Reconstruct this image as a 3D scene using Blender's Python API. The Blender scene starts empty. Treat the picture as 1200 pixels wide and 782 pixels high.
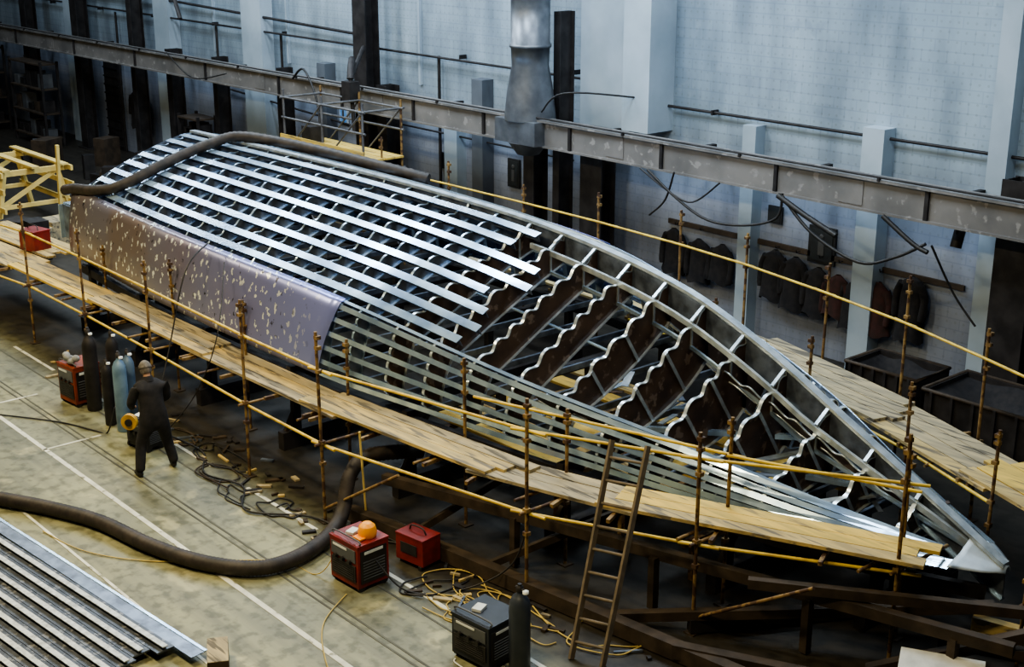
import bpy, math, random, bisect
from mathutils import Vector, Matrix, noise
random.seed(4)
scene=bpy.context.scene
V=Vector
try: scene.view_settings.look='AgX - Medium High Contrast'
except Exception: pass
# ------------------------------------------------------------ camera
H=8.5
th=math.atan(511/1600); yaw=math.atan2(1450,math.hypot(1600,511))
hd=V((-math.cos(yaw),math.sin(yaw),0)); R=V((math.sin(yaw),math.cos(yaw),0))
F=hd*math.cos(th)-V((0,0,math.sin(th))); U=hd*math.sin(th)+V((0,0,math.cos(th)))
cam=bpy.data.cameras.new('camera'); cam.lens=48; cam.sensor_width=36; cam.clip_end=300
co=bpy.data.objects.new('camera',cam); scene.collection.objects.link(co)
co.matrix_world=Matrix(((R.x,U.x,-F.x,0),(R.y,U.y,-F.y,0),(R.z,U.z,-F.z,H),(0,0,0,1)))
scene.camera=co
# ------------------------------------------------------------ materials
MATS={}
def mat(name,c1,c2=None,scale=3,metal=0,rough=.6,bump=0,lo=.35,hi=.65,stretch=(1,1,1),c3=None,scale3=20,t3=.6,emit=0):
    if name in MATS: return MATS[name]
    m=bpy.data.materials.new(name); m.use_nodes=True
    nt=m.node_tree; b=nt.nodes['Principled BSDF']
    b.inputs['Metallic'].default_value=metal; b.inputs['Roughness'].default_value=rough
    if c2 is None: c2=tuple(x*.75 for x in c1)
    tc=nt.nodes.new('ShaderNodeTexCoord'); mp=nt.nodes.new('ShaderNodeMapping')
    mp.inputs['Scale'].default_value=stretch
    nt.links.new(tc.outputs['Object'],mp.inputs['Vector'])
    n=nt.nodes.new('ShaderNodeTexNoise'); n.inputs['Scale'].default_value=scale; n.inputs['Detail'].default_value=5
    nt.links.new(mp.outputs[0],n.inputs['Vector'])
    r=nt.nodes.new('ShaderNodeValToRGB'); r.color_ramp.elements[0].position=lo; r.color_ramp.elements[1].position=hi
    r.color_ramp.elements[0].color=(*c1,1); r.color_ramp.elements[1].color=(*c2,1)
    nt.links.new(n.outputs['Fac'],r.inputs['Fac'])
    col=r.outputs['Color']
    if c3:
        n3=nt.nodes.new('ShaderNodeTexNoise'); n3.inputs['Scale'].default_value=scale3; n3.inputs['Detail'].default_value=3
        nt.links.new(mp.outputs[0],n3.inputs['Vector'])
        r3=nt.nodes.new('ShaderNodeValToRGB'); r3.color_ramp.elements[0].position=t3; r3.color_ramp.elements[1].position=t3+.06
        nt.links.new(n3.outputs['Fac'],r3.inputs['Fac'])
        mx=nt.nodes.new('ShaderNodeMixRGB'); mx.inputs['Color2'].default_value=(*c3,1)
        nt.links.new(r3.outputs['Color'],mx.inputs['Fac']); nt.links.new(col,mx.inputs['Color1']); col=mx.outputs['Color']
    nt.links.new(col,b.inputs['Base Color'])
    if bump:
        bp=nt.nodes.new('ShaderNodeBump'); bp.inputs['Strength'].default_value=bump; bp.inputs['Distance'].default_value=.03
        nt.links.new(n.outputs['Fac'],bp.inputs['Height']); nt.links.new(bp.outputs[0],b.inputs['Normal'])
    MATS[name]=m; return m
alu=mat('aluminium_bar',(.66,.84,1.0),(.36,.50,.70),2.2,.7,.24,lo=.38,hi=.62)
alud=mat('aluminium_web',(.27,.32,.41),(.12,.14,.18),5,.65,.35)
frm=mat('primed_frame_web',(.12,.076,.052),(.055,.037,.031),2.5,.35,.38,c3=(.24,.175,.135),scale3=6,t3=.59)
frme=mat('frame_edge_ground',(.78,.86,.92),(.44,.51,.58),5,.6,.27)
plank=mat('plank_wood',(.60,.45,.18),(.36,.28,.14),2,0,.75,.2,stretch=(.6,5,5),c3=(.19,.16,.11),scale3=2.5,t3=.54)
plankg=mat('plank_grey',(.45,.37,.22),(.27,.235,.16),2,0,.8,.2,stretch=(.6,5,5),c3=(.12,.105,.08),scale3=2.5,t3=.55)
planky=mat('plank_yellow',(.76,.53,.12),(.50,.36,.10),2,0,.7,.2,stretch=(.6,5,5),c3=(.30,.22,.09),scale3=2.5,t3=.58)
rust=mat('rusty_tube',(.17,.10,.045),(.31,.21,.085),9,.2,.65,c3=(.08,.045,.028),scale3=7,t3=.50)
yel=mat('yellow_tube',(.76,.55,.08),(.46,.31,.06),6,.1,.5)
dark=mat('dark_steel',(.018,.016,.017),(.04,.036,.037),4,.3,.6)
brown=mat('brown_steel',(.036,.027,.02),(.075,.054,.038),4,.2,.7)
black=mat('black_rubber',(.010,.010,.012),(.024,.022,.022),6,0,.5)
red=mat('red_paint',(.25,.022,.018),(.13,.014,.013),5,.1,.45)
orange=mat('orange_plastic',(.95,.40,.03),(.85,.30,.02),5,0,.4)
grey=mat('grey_paint',(.12,.13,.145),(.08,.085,.095),3,.2,.5)
beamg=mat('crane_beam_paint',(.22,.21,.205),(.13,.127,.127),1.2,.1,.6,c3=(.28,.27,.265),scale3=5,t3=.6)
duct=mat('galvanised_duct',(.20,.215,.24),(.12,.13,.15),3,.6,.4)
blueb=mat('blue_gas_bottle',(.05,.085,.15),(.12,.18,.26),3,.1,.4)
white=mat('white_paint',(.75,.78,.78),(.55,.58,.58),5,0,.6)
rag=mat('rag_cloth',(.32,.33,.33),(.2,.2,.2),9,0,.9)
cloth=mat('dark_cloth',(.010,.010,.013),(.022,.020,.022),9,0,.9)
clothb=mat('brown_cloth',(.06,.022,.02),(.03,.016,.014),7,0,.9)
skin=mat('skin',(.55,.33,.23),(.47,.27,.18),8,0,.5)
capm=mat('grey_welding_cap',(.16,.145,.13),(.09,.08,.07),20,0,.8)
hairm=mat('grey_hair',(.14,.12,.10),(.07,.06,.05),30,0,.8)
rope=mat('yellow_cable',(.55,.42,.12),(.4,.3,.1),6,0,.6)
hosem=mat('ribbed_hose',(.045,.035,.03),(.018,.015,.015),6,0,.6,.3)
trest=mat('fresh_timber',(.80,.62,.22),(.6,.46,.16),2,0,.7)
# ------------------------------------------------------------ mesh builder
class MB:
    def __init__(s): s.v=[];s.f=[];s.m=[];s.sm=[];s.mats=[]
    def mi(s,m):
        if m not in s.mats: s.mats.append(m)
        return s.mats.index(m)
    def poly(s,vs,fs,m,smooth=False):
        o=len(s.v); k=s.mi(m); s.v+= [tuple(x) for x in vs]
        for f in fs: s.f.append([i+o for i in f]); s.m.append(k); s.sm.append(smooth)
    def frame8(s,p,q,ax,ay,m):
        vs=[p-ax-ay,p+ax-ay,p+ax+ay,p-ax+ay,q-ax-ay,q+ax-ay,q+ax+ay,q-ax+ay]
        s.poly(vs,[(3,2,1,0),(4,5,6,7),(0,1,5,4),(1,2,6,5),(2,3,7,6),(3,0,4,7)],m)
    def box(s,c,size,m,rz=0,tilt=None):
        c=V(c); M=Matrix.Rotation(rz,3,'Z')
        if tilt: M=M@Matrix.Rotation(tilt[1],3,tilt[0])
        ax=M@V((size[0]/2,0,0)); ay=M@V((0,size[1]/2,0)); az=M@V((0,0,size[2]/2))
        s.frame8(c-az,c+az,ax,ay,m)
    def beam(s,p,q,w,h,m,up=(0,0,1)):
        p=V(p);q=V(q); d=(q-p).normalized(); up=V(up)
        if abs(d.dot(up))>.98: up=V((0,1,0)) if abs(d.y)<.9 else V((1,0,0))
        sd=d.cross(up).normalized(); u=sd.cross(d).normalized()
        s.frame8(p,q,sd*w/2,u*h/2,m)
    def tube(s,pts,r,m,n=8,caps=True):
        pts=[V(p) for p in pts]; N=len(pts); rs=r if isinstance(r,(list,tuple)) else [r]*N
        vs=[];prev=None
        for i,p in enumerate(pts):
            d=(pts[min(i+1,N-1)]-pts[max(i-1,0)])
            d=d.normalized() if d.length>1e-9 else V((0,0,1))
            if prev is None:
                a=V((0,0,1)) if abs(d.z)<.9 else V((1,0,0)); x=d.cross(a).normalized()
            else:
                x=prev-d*prev.dot(d); x=x.normalized() if x.length>1e-6 else d.orthogonal().normalized()
            prev=x; y=d.cross(x)
            for k in range(n):
                a=2*math.pi*k/n; vs.append(p+(x*math.cos(a)+y*math.sin(a))*rs[i])
        fs=[(i*n+k,i*n+(k+1)%n,(i+1)*n+(k+1)%n,(i+1)*n+k) for i in range(N-1) for k in range(n)]
        s.poly(vs,fs,m,True)
        if caps:
            s.poly(vs[:n],[tuple(range(n-1,-1,-1))],m); s.poly(vs[-n:],[tuple(range(n))],m)
    def lathe(s,c,prof,m,n=20):
        c=V(c); s.tube([c+V((0,0,z)) for r,z in prof],[max(r,.001) for r,z in prof],m,n)
    def ball(s,c,r,m,sc=(1,1,1),n=14):
        c=V(c); vs=[];fs=[]
        for i in range(n//2+1):
            ph=math.pi*i/(n//2)
            for k in range(n):
                a=2*math.pi*k/n; vs.append(c+V((math.sin(ph)*math.cos(a)*sc[0],math.sin(ph)*math.sin(a)*sc[1],math.cos(ph)*sc[2]))*r)
        for i in range(n//2):
            for k in range(n): fs.append((i*n+k,(i+1)*n+k,(i+1)*n+(k+1)%n,i*n+(k+1)%n))
        s.poly(vs,fs,m,True)
    def obj(s,name,parent=None,bevel=0):
        me=bpy.data.meshes.new(name); me.from_pydata(s.v,[],s.f)
        for m in s.mats: me.materials.append(m)
        for i,p in enumerate(me.polygons): p.material_index=s.m[i]; p.use_smooth=s.sm[i]
        me.update(); o=bpy.data.objects.new(name,me); scene.collection.objects.link(o)
        if parent: o.parent=parent
        if bevel:
            b=o.modifiers.new('b','BEVEL'); b.width=bevel; b.segments=2; b.limit_method='ANGLE'
        return o
def empty(name):
    e=bpy.data.objects.new(name,None); e.empty_display_size=.3; scene.collection.objects.link(e); return e
def smooth(pts,k=6):
    pts=[V(p) for p in pts]; out=[]
    for i in range(len(pts)-1):
        p0=pts[max(i-1,0)];p1=pts[i];p2=pts[i+1];p3=pts[min(i+2,len(pts)-1)]
        for j in range(k):
            t=j/k; out.append(.5*((2*p1)+(p2-p0)*t+(2*p0-5*p1+4*p2-p3)*t*t+(3*p1-p0-3*p2+p3)*t**3))
    out.append(pts[-1]); return out
def interp(tab,x):
    xs=[a for a,b in tab]
    if x<=xs[0]: return tab[0][1]
    if x>=xs[-1]: return tab[-1][1]
    i=bisect.bisect_right(xs,x)-1
    def sl(j):
        j0=max(j-1,0); j1=min(j+1,len(tab)-1); return (tab[j1][1]-tab[j0][1])/(tab[j1][0]-tab[j0][0])
    h=xs[i+1]-xs[i]; t=(x-xs[i])/h
    return ((2*t**3-3*t*t+1)*tab[i][1]+(t**3-2*t*t+t)*h*sl(i)+(-2*t**3+3*t*t)*tab[i+1][1]+(t**3-t*t)*h*sl(i+1))
# ------------------------------------------------------------ room shell
XL,XR,YN,YW,ZC=-62,6,-8,21,11
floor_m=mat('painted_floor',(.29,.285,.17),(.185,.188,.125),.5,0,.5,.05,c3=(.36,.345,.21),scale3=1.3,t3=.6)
def floor_nodes():
    nt=floor_m.node_tree; b=nt.nodes['Principled BSDF']
    src=b.inputs['Base Color'].links[0].from_socket
    tc=nt.nodes.new('ShaderNodeTexCoord'); sp=nt.nodes.new('ShaderNodeSeparateXYZ'); nt.links.new(tc.outputs['Object'],sp.inputs[0])
    n=nt.nodes.new('ShaderNodeTexNoise'); n.inputs['Scale'].default_value=.9; n.inputs['Detail'].default_value=6
    nt.links.new(tc.outputs['Object'],n.inputs['Vector'])
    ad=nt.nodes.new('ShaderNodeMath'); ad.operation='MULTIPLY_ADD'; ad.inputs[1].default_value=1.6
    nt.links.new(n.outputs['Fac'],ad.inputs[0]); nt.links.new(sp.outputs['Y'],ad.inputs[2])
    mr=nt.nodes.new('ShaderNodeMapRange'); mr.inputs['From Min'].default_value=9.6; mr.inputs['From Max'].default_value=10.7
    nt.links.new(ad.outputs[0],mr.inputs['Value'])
    mx=nt.nodes.new('ShaderNodeMixRGB'); mx.inputs['Color2'].default_value=(.035,.03,.024,1)  # shade under the hull painted into the floor colour
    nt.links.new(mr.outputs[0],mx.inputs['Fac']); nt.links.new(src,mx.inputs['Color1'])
    n2=nt.nodes.new('ShaderNodeTexNoise'); n2.inputs['Scale'].default_value=5; n2.inputs['Detail'].default_value=8
    nt.links.new(tc.outputs['Object'],n2.inputs['Vector'])
    r2=nt.nodes.new('ShaderNodeValToRGB'); r2.color_ramp.elements[0].position=.38; r2.color_ramp.elements[1].position=.52
    r2.color_ramp.elements[0].color=(.45,.45,.4,1); r2.color_ramp.elements[1].color=(1,1,1,1)
    nt.links.new(n2.outputs['Fac'],r2.inputs['Fac'])
    m2=nt.nodes.new('ShaderNodeMixRGB'); m2.blend_type='MULTIPLY'; m2.inputs['Fac'].default_value=.8
    nt.links.new(mx.outputs[0],m2.inputs['Color1']); nt.links.new(r2.outputs[0],m2.inputs['Color2'])
    mp=nt.nodes.new('ShaderNodeMapping'); mp.inputs['Scale'].default_value=(.25,4,1); nt.links.new(tc.outputs['Object'],mp.inputs[0])
    n4=nt.nodes.new('ShaderNodeTexNoise'); n4.inputs['Scale'].default_value=1.2; n4.inputs['Detail'].default_value=6; nt.links.new(mp.outputs[0],n4.inputs['Vector'])
    r4=nt.nodes.new('ShaderNodeValToRGB'); r4.color_ramp.elements[0].position=.35; r4.color_ramp.elements[1].position=.6
    r4.color_ramp.elements[0].color=(.6,.6,.6,1); r4.color_ramp.elements[1].color=(1.05,1.05,1,1); nt.links.new(n4.outputs['Fac'],r4.inputs['Fac'])
    m3=nt.nodes.new('ShaderNodeMixRGB'); m3.blend_type='MULTIPLY'; m3.inputs['Fac'].default_value=.8
    nt.links.new(m2.outputs[0],m3.inputs['Color1']); nt.links.new(r4.outputs[0],m3.inputs['Color2'])
    nt.links.new(m3.outputs[0],b.inputs['Base Color'])
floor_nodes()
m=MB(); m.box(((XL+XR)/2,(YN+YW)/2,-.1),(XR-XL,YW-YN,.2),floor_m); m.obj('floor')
wall_m=mat('whitewashed_wall',(.40,.49,.57),(.29,.37,.45),.35,0,.6,c3=(.33,.41,.49),scale3=2,t3=.58)
def wall_nodes():
    nt=wall_m.node_tree; b=nt.nodes['Principled BSDF']; src=b.inputs['Base Color'].links[0].from_socket
    tc=nt.nodes.new('ShaderNodeTexCoord')
    mp=nt.nodes.new('ShaderNodeMapping'); mp.inputs['Scale'].default_value=(6,0,6); nt.links.new(tc.outputs['Object'],mp.inputs[0])
    vo=nt.nodes.new('ShaderNodeTexVoronoi'); vo.inputs['Scale'].default_value=1; vo.inputs['Randomness'].default_value=0
    nt.links.new(mp.outputs[0],vo.inputs['Vector'])
    lt=nt.nodes.new('ShaderNodeMath'); lt.operation='LESS_THAN'; lt.inputs[1].default_value=.14; nt.links.new(vo.outputs['Distance'],lt.inputs[0])
    sp=nt.nodes.new('ShaderNodeSeparateXYZ'); nt.links.new(tc.outputs['Object'],sp.inputs[0])
    cb=nt.nodes.new('ShaderNodeCombineXYZ'); nt.links.new(sp.outputs['X'],cb.inputs[0]); nt.links.new(sp.outputs['Z'],cb.inputs[1])
    bk=nt.nodes.new('ShaderNodeTexBrick'); bk.inputs['Scale'].default_value=1; bk.inputs['Brick Width'].default_value=.5; bk.inputs['Row Height'].default_value=.2
    bk.inputs['Mortar Size'].default_value=.012; bk.inputs['Color1'].default_value=(1,1,1,1); bk.inputs['Color2'].default_value=(.86,.88,.9,1); bk.inputs['Mortar'].default_value=(.62,.65,.7,1)
    nt.links.new(cb.outputs[0],bk.inputs['Vector'])
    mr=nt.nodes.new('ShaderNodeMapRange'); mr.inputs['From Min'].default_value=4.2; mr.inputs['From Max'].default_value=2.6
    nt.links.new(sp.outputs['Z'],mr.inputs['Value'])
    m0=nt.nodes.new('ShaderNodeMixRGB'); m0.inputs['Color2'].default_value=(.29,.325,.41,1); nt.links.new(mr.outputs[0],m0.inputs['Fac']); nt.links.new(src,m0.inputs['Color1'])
    m1=nt.nodes.new('ShaderNodeMixRGB'); m1.inputs['Color2'].default_value=(.2,.22,.2,1)
    a=nt.nodes.new('ShaderNodeMath'); a.operation='MULTIPLY'; a.inputs[1].default_value=.3; nt.links.new(lt.outputs[0],a.inputs[0])
    nt.links.new(a.outputs[0],m1.inputs['Fac']); nt.links.new(m0.outputs[0],m1.inputs['Color1'])
    m2=nt.nodes.new('ShaderNodeMixRGB'); m2.blend_type='MULTIPLY'; m2.inputs['Fac'].default_value=.4
    nt.links.new(m1.outputs[0],m2.inputs['Color1']); nt.links.new(bk.outputs['Color'],m2.inputs['Color2'])
    n=nt.nodes.new('ShaderNodeTexNoise'); n.inputs['Scale'].default_value=.8; n.inputs['Detail'].default_value=8
    mp2=nt.nodes.new('ShaderNodeMapping'); mp2.inputs['Scale'].default_value=(1.6,1,.5); nt.links.new(tc.outputs['Object'],mp2.inputs[0]); nt.links.new(mp2.outputs[0],n.inputs['Vector'])
    r=nt.nodes.new('ShaderNodeValToRGB'); r.color_ramp.elements[0].position=.34; r.color_ramp.elements[1].position=.6
    r.color_ramp.elements[0].color=(.45,.46,.48,1); r.color_ramp.elements[1].color=(1,1,1,1); nt.links.new(n.outputs['Fac'],r.inputs['Fac'])
    m3=nt.nodes.new('ShaderNodeMixRGB'); m3.blend_type='MULTIPLY'; m3.inputs['Fac'].default_value=.75; nt.links.new(m2.outputs[0],m3.inputs['Color1']); nt.links.new(r.outputs[0],m3.inputs['Color2'])
    nt.links.new(m3.outputs[0],b.inputs['Base Color'])
wall_nodes()
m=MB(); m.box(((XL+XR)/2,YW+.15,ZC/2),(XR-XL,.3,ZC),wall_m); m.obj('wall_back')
wdark=mat('dark_brick_wall',(.05,.047,.045),(.09,.08,.075),1,0,.8)
m=MB(); m.box((XL-.15,(YN+YW)/2,ZC/2),(.3,YW-YN,ZC),wdark); m.obj('wall_left')
ceil_m=mat('ceiling_sheet',(.05,.055,.06),(.08,.085,.09),.6,0,.8)
m=MB(); m.box(((XL+XR)/2,(YN+YW)/2,ZC+.1),(XR-XL,YW-YN,.2),ceil_m); m.obj('ceiling')
lw=mat('floor_line_white',(.72,.72,.64),(.48,.48,.4),3,0,.6,c3=(.24,.24,.17),scale3=6,t3=.6)
ld=mat('floor_line_dark',(.05,.05,.04),(.10,.10,.075),2,0,.7)
m=MB(); m.box((-26,7.65,.004),(60,.075,.006),lw)
for x in range(-40,-6,3): m.box((x,9.35,.004),(1.9,.06,.006),lw)
m.box((-22,6.45,.004),(26,.04,.006),lw)
for x in (-23,-20.4): m.box((x,8.1,.004),(.05,1.0,.006),lw)
m.obj('floor_marking_lines')
m=MB()
for y in (8.25,8.35,9.05): m.box((-26,y,.003),(60,.03,.004),ld)
m.obj('floor_rail_grooves')
# ------------------------------------------------------------ wall structure
wpale=mat('pilaster_paint',(.43,.51,.59),(.31,.38,.45),.8,0,.6)
wgrey=mat('pilaster_grey',(.12,.14,.17),(.075,.085,.105),.8,0,.6)
pil=MB()
for x,w,z0,z1,d,mm in [(-19.6,.75,3.9,11,.75,wpale),(-20.9,1.5,3.8,11,.35,wpale),(-35.4,1.1,0,11,.4,wpale),(-26.3,.5,0,3.6,.3,wpale),(-41,1.0,0,11,.4,wpale),
        (-14.1,.45,0,4.6,.35,wpale),(-16.95,.32,0,4.3,.3,wpale),(-25.2,.4,0,4.4,.35,wgrey),(-31.9,.4,0,4.2,.35,wgrey),(-48,1,0,11,.4,wpale),(-11.7,.35,0,11,.3,wpale)]:
    pil.box((x,YW-d/2,(z0+z1)/2),(w,d,z1-z0),mm)
for x in (-38.2,-34,-30.3,-27.8,-23.6,-44): pil.box((x,YW-.04,7.5),(.07,.08,7),wpale)
pil.obj('trim_1')
def column(x,w,z1,y=20.3,z0=0):
    c=MB(); c.box((x,y-.2,(z0+z1)/2),(w,.03,z1-z0),dark); c.box((x,y+.2,(z0+z1)/2),(w,.03,z1-z0),dark); c.box((x,y,(z0+z1)/2),(.04,.4,z1-z0),dark)
    c.box((x-w*.4,y,(z0+z1)/2),(.02,.38,z1-z0),dark)
    c.box((x,y,z0+.02),(w+.25,.62,.04),dark)
    return c.obj('steel_column')
for x,w,z1 in [(-29.2,.55,11),(-22.7,.35,4),(-20.7,.65,3.8),(-21.8,.2,6.2),(-46.5,.5,11),(-39.7,.35,4),(-42.2,.3,11),(-51,.5,11),(-10.9,.65,4.2),(-28.3,.4,4),(-36.8,.25,4),(-33.2,.2,4)]:
    column(x,w,z1)
m=MB(); yb=19.5
m.box((-29,yb,3.72),(64,.22,.5),beamg); m.box((-29,yb,3.99),(64,.40,.04),beamg); m.box((-29,yb,3.45),(64,.34,.04),beamg)
for x in [-55,-50,-45,-40.5,-36,-32,-29,-26,-23.4,-20.6,-18.0,-15.2,-12.1,-9,-6]:
    m.box((x,yb-.13,3.72),(.07,.06,.5),dark); m.box((x+.2,yb+.55,3.78),(.1,1.3,.12),dark)
for x in [-52,-47,-33,-27.5,-19.3,-13.6]: m.box((x,yb-.115,3.72),(.5,.02,.42),beamg)
m.tube([(-60,yb-.2,4.06),(2,yb-.2,4.06)],.02,dark)
for x in range(-58,0,3): m.box((x,yb-.2,4.03),(.05,.05,.08),dark)
m.obj('crane_runway_beam')
m=MB(); m.tube([(-19.4,20.85,4.42),(-8,20.85,4.42)],.03,dark); m.tube([(-60,20.7,5.0),(-20.6,20.7,4.75)],.03,dark); m.tube([(-60,20.7,5.45),(-40,20.7,5.4),(-30,20.7,5.1)],.04,dark)
for x in range(-58,-8,4): m.box((x,20.88,4.42 if x>-19 else 4.85),(.04,.2,.1),dark)
for x in (-44.8,-37.9,-34.2,-26.9): m.tube([(x,20.85,0),(x,20.85,4.8)],.04,dark)
m.tube([(-30,20.8,2.95),(-22,20.8,2.9)],.025,dark); m.tube([(-38,20.8,3.0),(-30,20.8,2.6)],.03,dark)
m.obj('wall_conduit')
m=MB(); c=V((-22.05,19.55,0))
m.lathe(c,[(.42,11),(.42,9),(.43,9),(.43,8.95),(.42,8.95),(.42,7.2),(.44,7.2),(.44,7.14),(.42,7.14),(.42,5.55),(.45,5.55),(.45,5.48),(.42,5.48),(.40,5.1),(.50,4.55),(.56,4.0),(.56,3.95)],duct,24)
m.box((-22.05,19.4,3.72),(1.3,.6,.5),duct); m.lathe(c+V((0,-.05,0)),[(.45,3.47),(.25,3.2),(.18,3.18)],duct,16)
m.obj('ventilation_duct')
m=MB()
for pts,r in [([(-18.2,19.2,3.45),(-17.4,19.2,3.0),(-16.6,19.2,2.72),(-15.7,19.2,2.78),(-15,19.2,3.04),(-14.9,19.2,3.5)],.025),
  ([(-18.4,19.2,3.45),(-17.6,19.2,3.1),(-17.0,19.2,3.0),(-16.4,19.25,3.45)],.018),
  ([(-14.9,19.2,3.45),(-14.2,19.2,2.9),(-13.2,19.2,2.58),(-12.5,19.2,2.8),(-11.95,19.2,3.13)],.03),
  ([(-15.0,19.2,3.45),(-14.4,19.2,3.2),(-13.7,19.2,2.95)],.05),
  ([(-11.9,19.3,3.1),(-11.6,19.6,2.3),(-11.2,19.7,1.8)],.02),([(-12.8,19.2,3.45),(-12.2,19.2,3.1),(-11.9,19.2,3.0)],.04),
  ([(-17.5,19.2,3.5),(-17.8,19.3,2.9),(-18.3,19.4,2.5)],.02),
  ([(-21.4,19.3,4.2),(-20.5,19.1,4.7),(-19.6,20.3,4.6)],.02),([(-38,19.2,4.1),(-36.5,19.2,3.5),(-34.5,19.2,3.8)],.02),([(-31,19.2,4.0),(-30.3,19.1,4.3),(-29.6,19.0,3.6),(-29.3,18.9,2.6)],.03)]:
    m.tube(smooth(pts),r,black,6)
m.tube([(-12,20.3,3.2),(-12,20.2,2.9)],.1,dark); m.tube([(-12,20.2,3.0),(-12,20.2,3.7)],.03,dark)
m.obj('hanging_cable')
m=MB()
m.tube([(-28.9,20.0,4.9),(-27.9,18.9,4.3)],.06,dark); m.tube([(-27.9,18.9,4.3),(-28.0,19,4.6),(-28.4,19.3,4.7)],.09,dark); m.tube([(-27.9,18.9,4.3),(-27.8,18.9,3.0)],.05,dark); m.box((-27.9,18.9,4.0),(.35,.3,.5),dark)
m.tube([(-39.7,20.2,5.6),(-37,19,6.0),(-36.4,18.9,5.2)],.06,dark); m.box((-38.3,19.5,5.9),(.9,.25,.25),dark,.5)
m.obj('jib_arm')
sf=mat('sign_figure',(.07,.07,.07),(.05,.05,.05),4)
def sign(x,z,w,h,col,inner):
    s=MB(); s.box((x,YW-.04,z),(w,.05,h),col); s.box((x,YW-.07,z),(w*.8,.012,h*.84),inner)
    if w>.35: s.box((x,YW-.08,z-.05),(w*.22,.01,h*.4),sf); s.ball((x,YW-.08,z+h*.24),.05,sf,(1,.2,1))
    s.obj('wall_sign')
sg=mat('sign_black',(.010,.011,.013),(.02,.02,.02),4); sg2=mat('sign_dull',(.018,.022,.024),(.012,.013,.014),4); sb=mat('sign_blue',(.10,.30,.65),(.3,.5,.8),4)
sign(-24.2,2.27,.42,.68,sg,sg2); sign(-15.25,2.2,.62,.72,sg,sg2); sign(-16.4,2.6,.34,.34,sg,sg2); sign(-31.3,2.9,.4,.6,white,sb); sign(-32.9,2.0,.45,.8,sg,sg2); sign(-26.9,2.2,.3,.4,sg,sg2)
def coat(x,zt,hh,mm):
    c=MB(); n=18; rings=[(.05,.04,zt),(.10,.07,zt-.04),(.23,.10,zt-.12),(.24,.12,zt-.35),(.25,.13,zt-hh*.7),(.31,.15,zt-hh)]
    vs=[];ph=random.random()*6
    for j,(a,b,z) in enumerate(rings):
        for k in range(n):
            t=2*math.pi*k/n; wv=1+.1*j/5*math.sin(5*t+ph)
            vs.append((x+a*wv*math.cos(t)+.02*math.sin(ph+j),YW-.18+b*wv*math.sin(t),z+(.04*math.sin(3*t+ph) if j==5 else 0)))
    c.poly(vs,[(j*n+k,j*n+(k+1)%n,(j+1)*n+(k+1)%n,(j+1)*n+k) for j in range(5) for k in range(n)],mm,True)
    for sgn in (-1,1):
        c.tube(smooth([(x+sgn*.19,YW-.2,zt-.14),(x+sgn*.29,YW-.2,zt-.4),(x+sgn*.27,YW-.24,zt-.78)],4),[.08]*4+[.07]*4+[.055],mm,8)
    c.obj('hanging_coat')
for x,zt,hh,mm in [(-16.25,1.95,1.0,cloth),(-15.75,1.9,1.05,cloth),(-15.2,1.8,.95,cloth),(-14.75,1.75,.8,clothb),(-14.35,1.72,.95,cloth),(-13.85,1.8,1.0,clothb),(-13.15,2.05,1.2,cloth),(-18.2,1.8,.9,cloth),(-18.9,1.9,.95,cloth),(-17.6,1.8,.8,cloth),(-43.8,2.2,1.2,cloth),(-43.1,2.1,1.2,cloth)]:
    coat(x,zt,hh,mm)
m=MB(); m.box((-15.7,YW-.04,2.0),(7,.05,.1),brown)
for x in [-18.9,-18.2,-16.25,-15.75,-15.2,-14.75,-14.35,-13.85,-13.15]: m.tube([(x,YW-.05,2.0),(x,YW-.16,1.98),(x,YW-.18,2.04)],.01,dark,6)
m.obj('coat_rail')
def skip(x0,x1,y0,y1,h):
    s=MB(); t=.05
    for (a,b,c2,d) in [(x0,x1,y0,y0+t),(x0,x1,y1-t,y1),(x0,x0+t,y0,y1),(x1-t,x1,y0,y1)]:
        s.box(((a+b)/2,(c2+d)/2,h/2+.05),(b-a,d-c2,h),dark)
    s.box(((x0+x1)/2,(y0+y1)/2,.15),(x1-x0,y1-y0,.05),dark)
    for k in range(6): s.box((x0+(x1-x0)*(k+.5)/6,y0-.02,h/2+.05),(.05,.05,h),dark)
    s.tube([(x0,y0,h+.05),(x1,y0,h+.05),(x1,y1,h+.05),(x0,y1,h+.05),(x0,y0,h+.05)],.035,brown,6)
    n=14; vs=[]
    for i in range(n+1):
        for j in range(n+1):
            u,w=i/n,j/n; vs.append((x0+.03+(x1-x0-.06)*u,y0+.03+(y1-y0-.06)*w,h-.02-.35*math.sin(math.pi*u)*math.sin(math.pi*w)+.06*math.sin(9*u+4*w)*math.sin(math.pi*u)))
    s.poly(vs,[(i*(n+1)+j,(i+1)*(n+1)+j,(i+1)*(n+1)+j+1,i*(n+1)+j+1) for i in range(n) for j in range(n)],cloth,True)
    s.obj('scrap_skip')
skip(-13.1,-11.7,18.9,19.9,.85); skip(-11.2,-9.0,18.3,19.6,1.0)
m=MB(); m.box((-45.6,YW-.08,1.8),(1.1,.12,3.6),dark)
for k in range(12): m.box((-45.6,YW-.16,.15+k*.3),(1.1,.04,.05),black)
m.obj('door_1')
def rack(x,y,w,h):
    s=MB()
    for a in (-w/2,w/2):
        for b in (-.3,.3): s.box((x+a,y+b,h/2),(.08,.08,h),dark)
    for k in range(4):
        z=.3+k*(h-.4)/3.; s.box((x,y,z),(w,.7,.05),brown)
        for j in range(5):
            if k<3:
                hh=.2+.4*random.random(); s.box((x-w/2+.25+j*(w-.4)/4.5,y,z+.03+hh/2),(.35,.4,hh),random.choice([dark,dark,grey,brown,black,brown]))
    s.obj('storage_rack')
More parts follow.
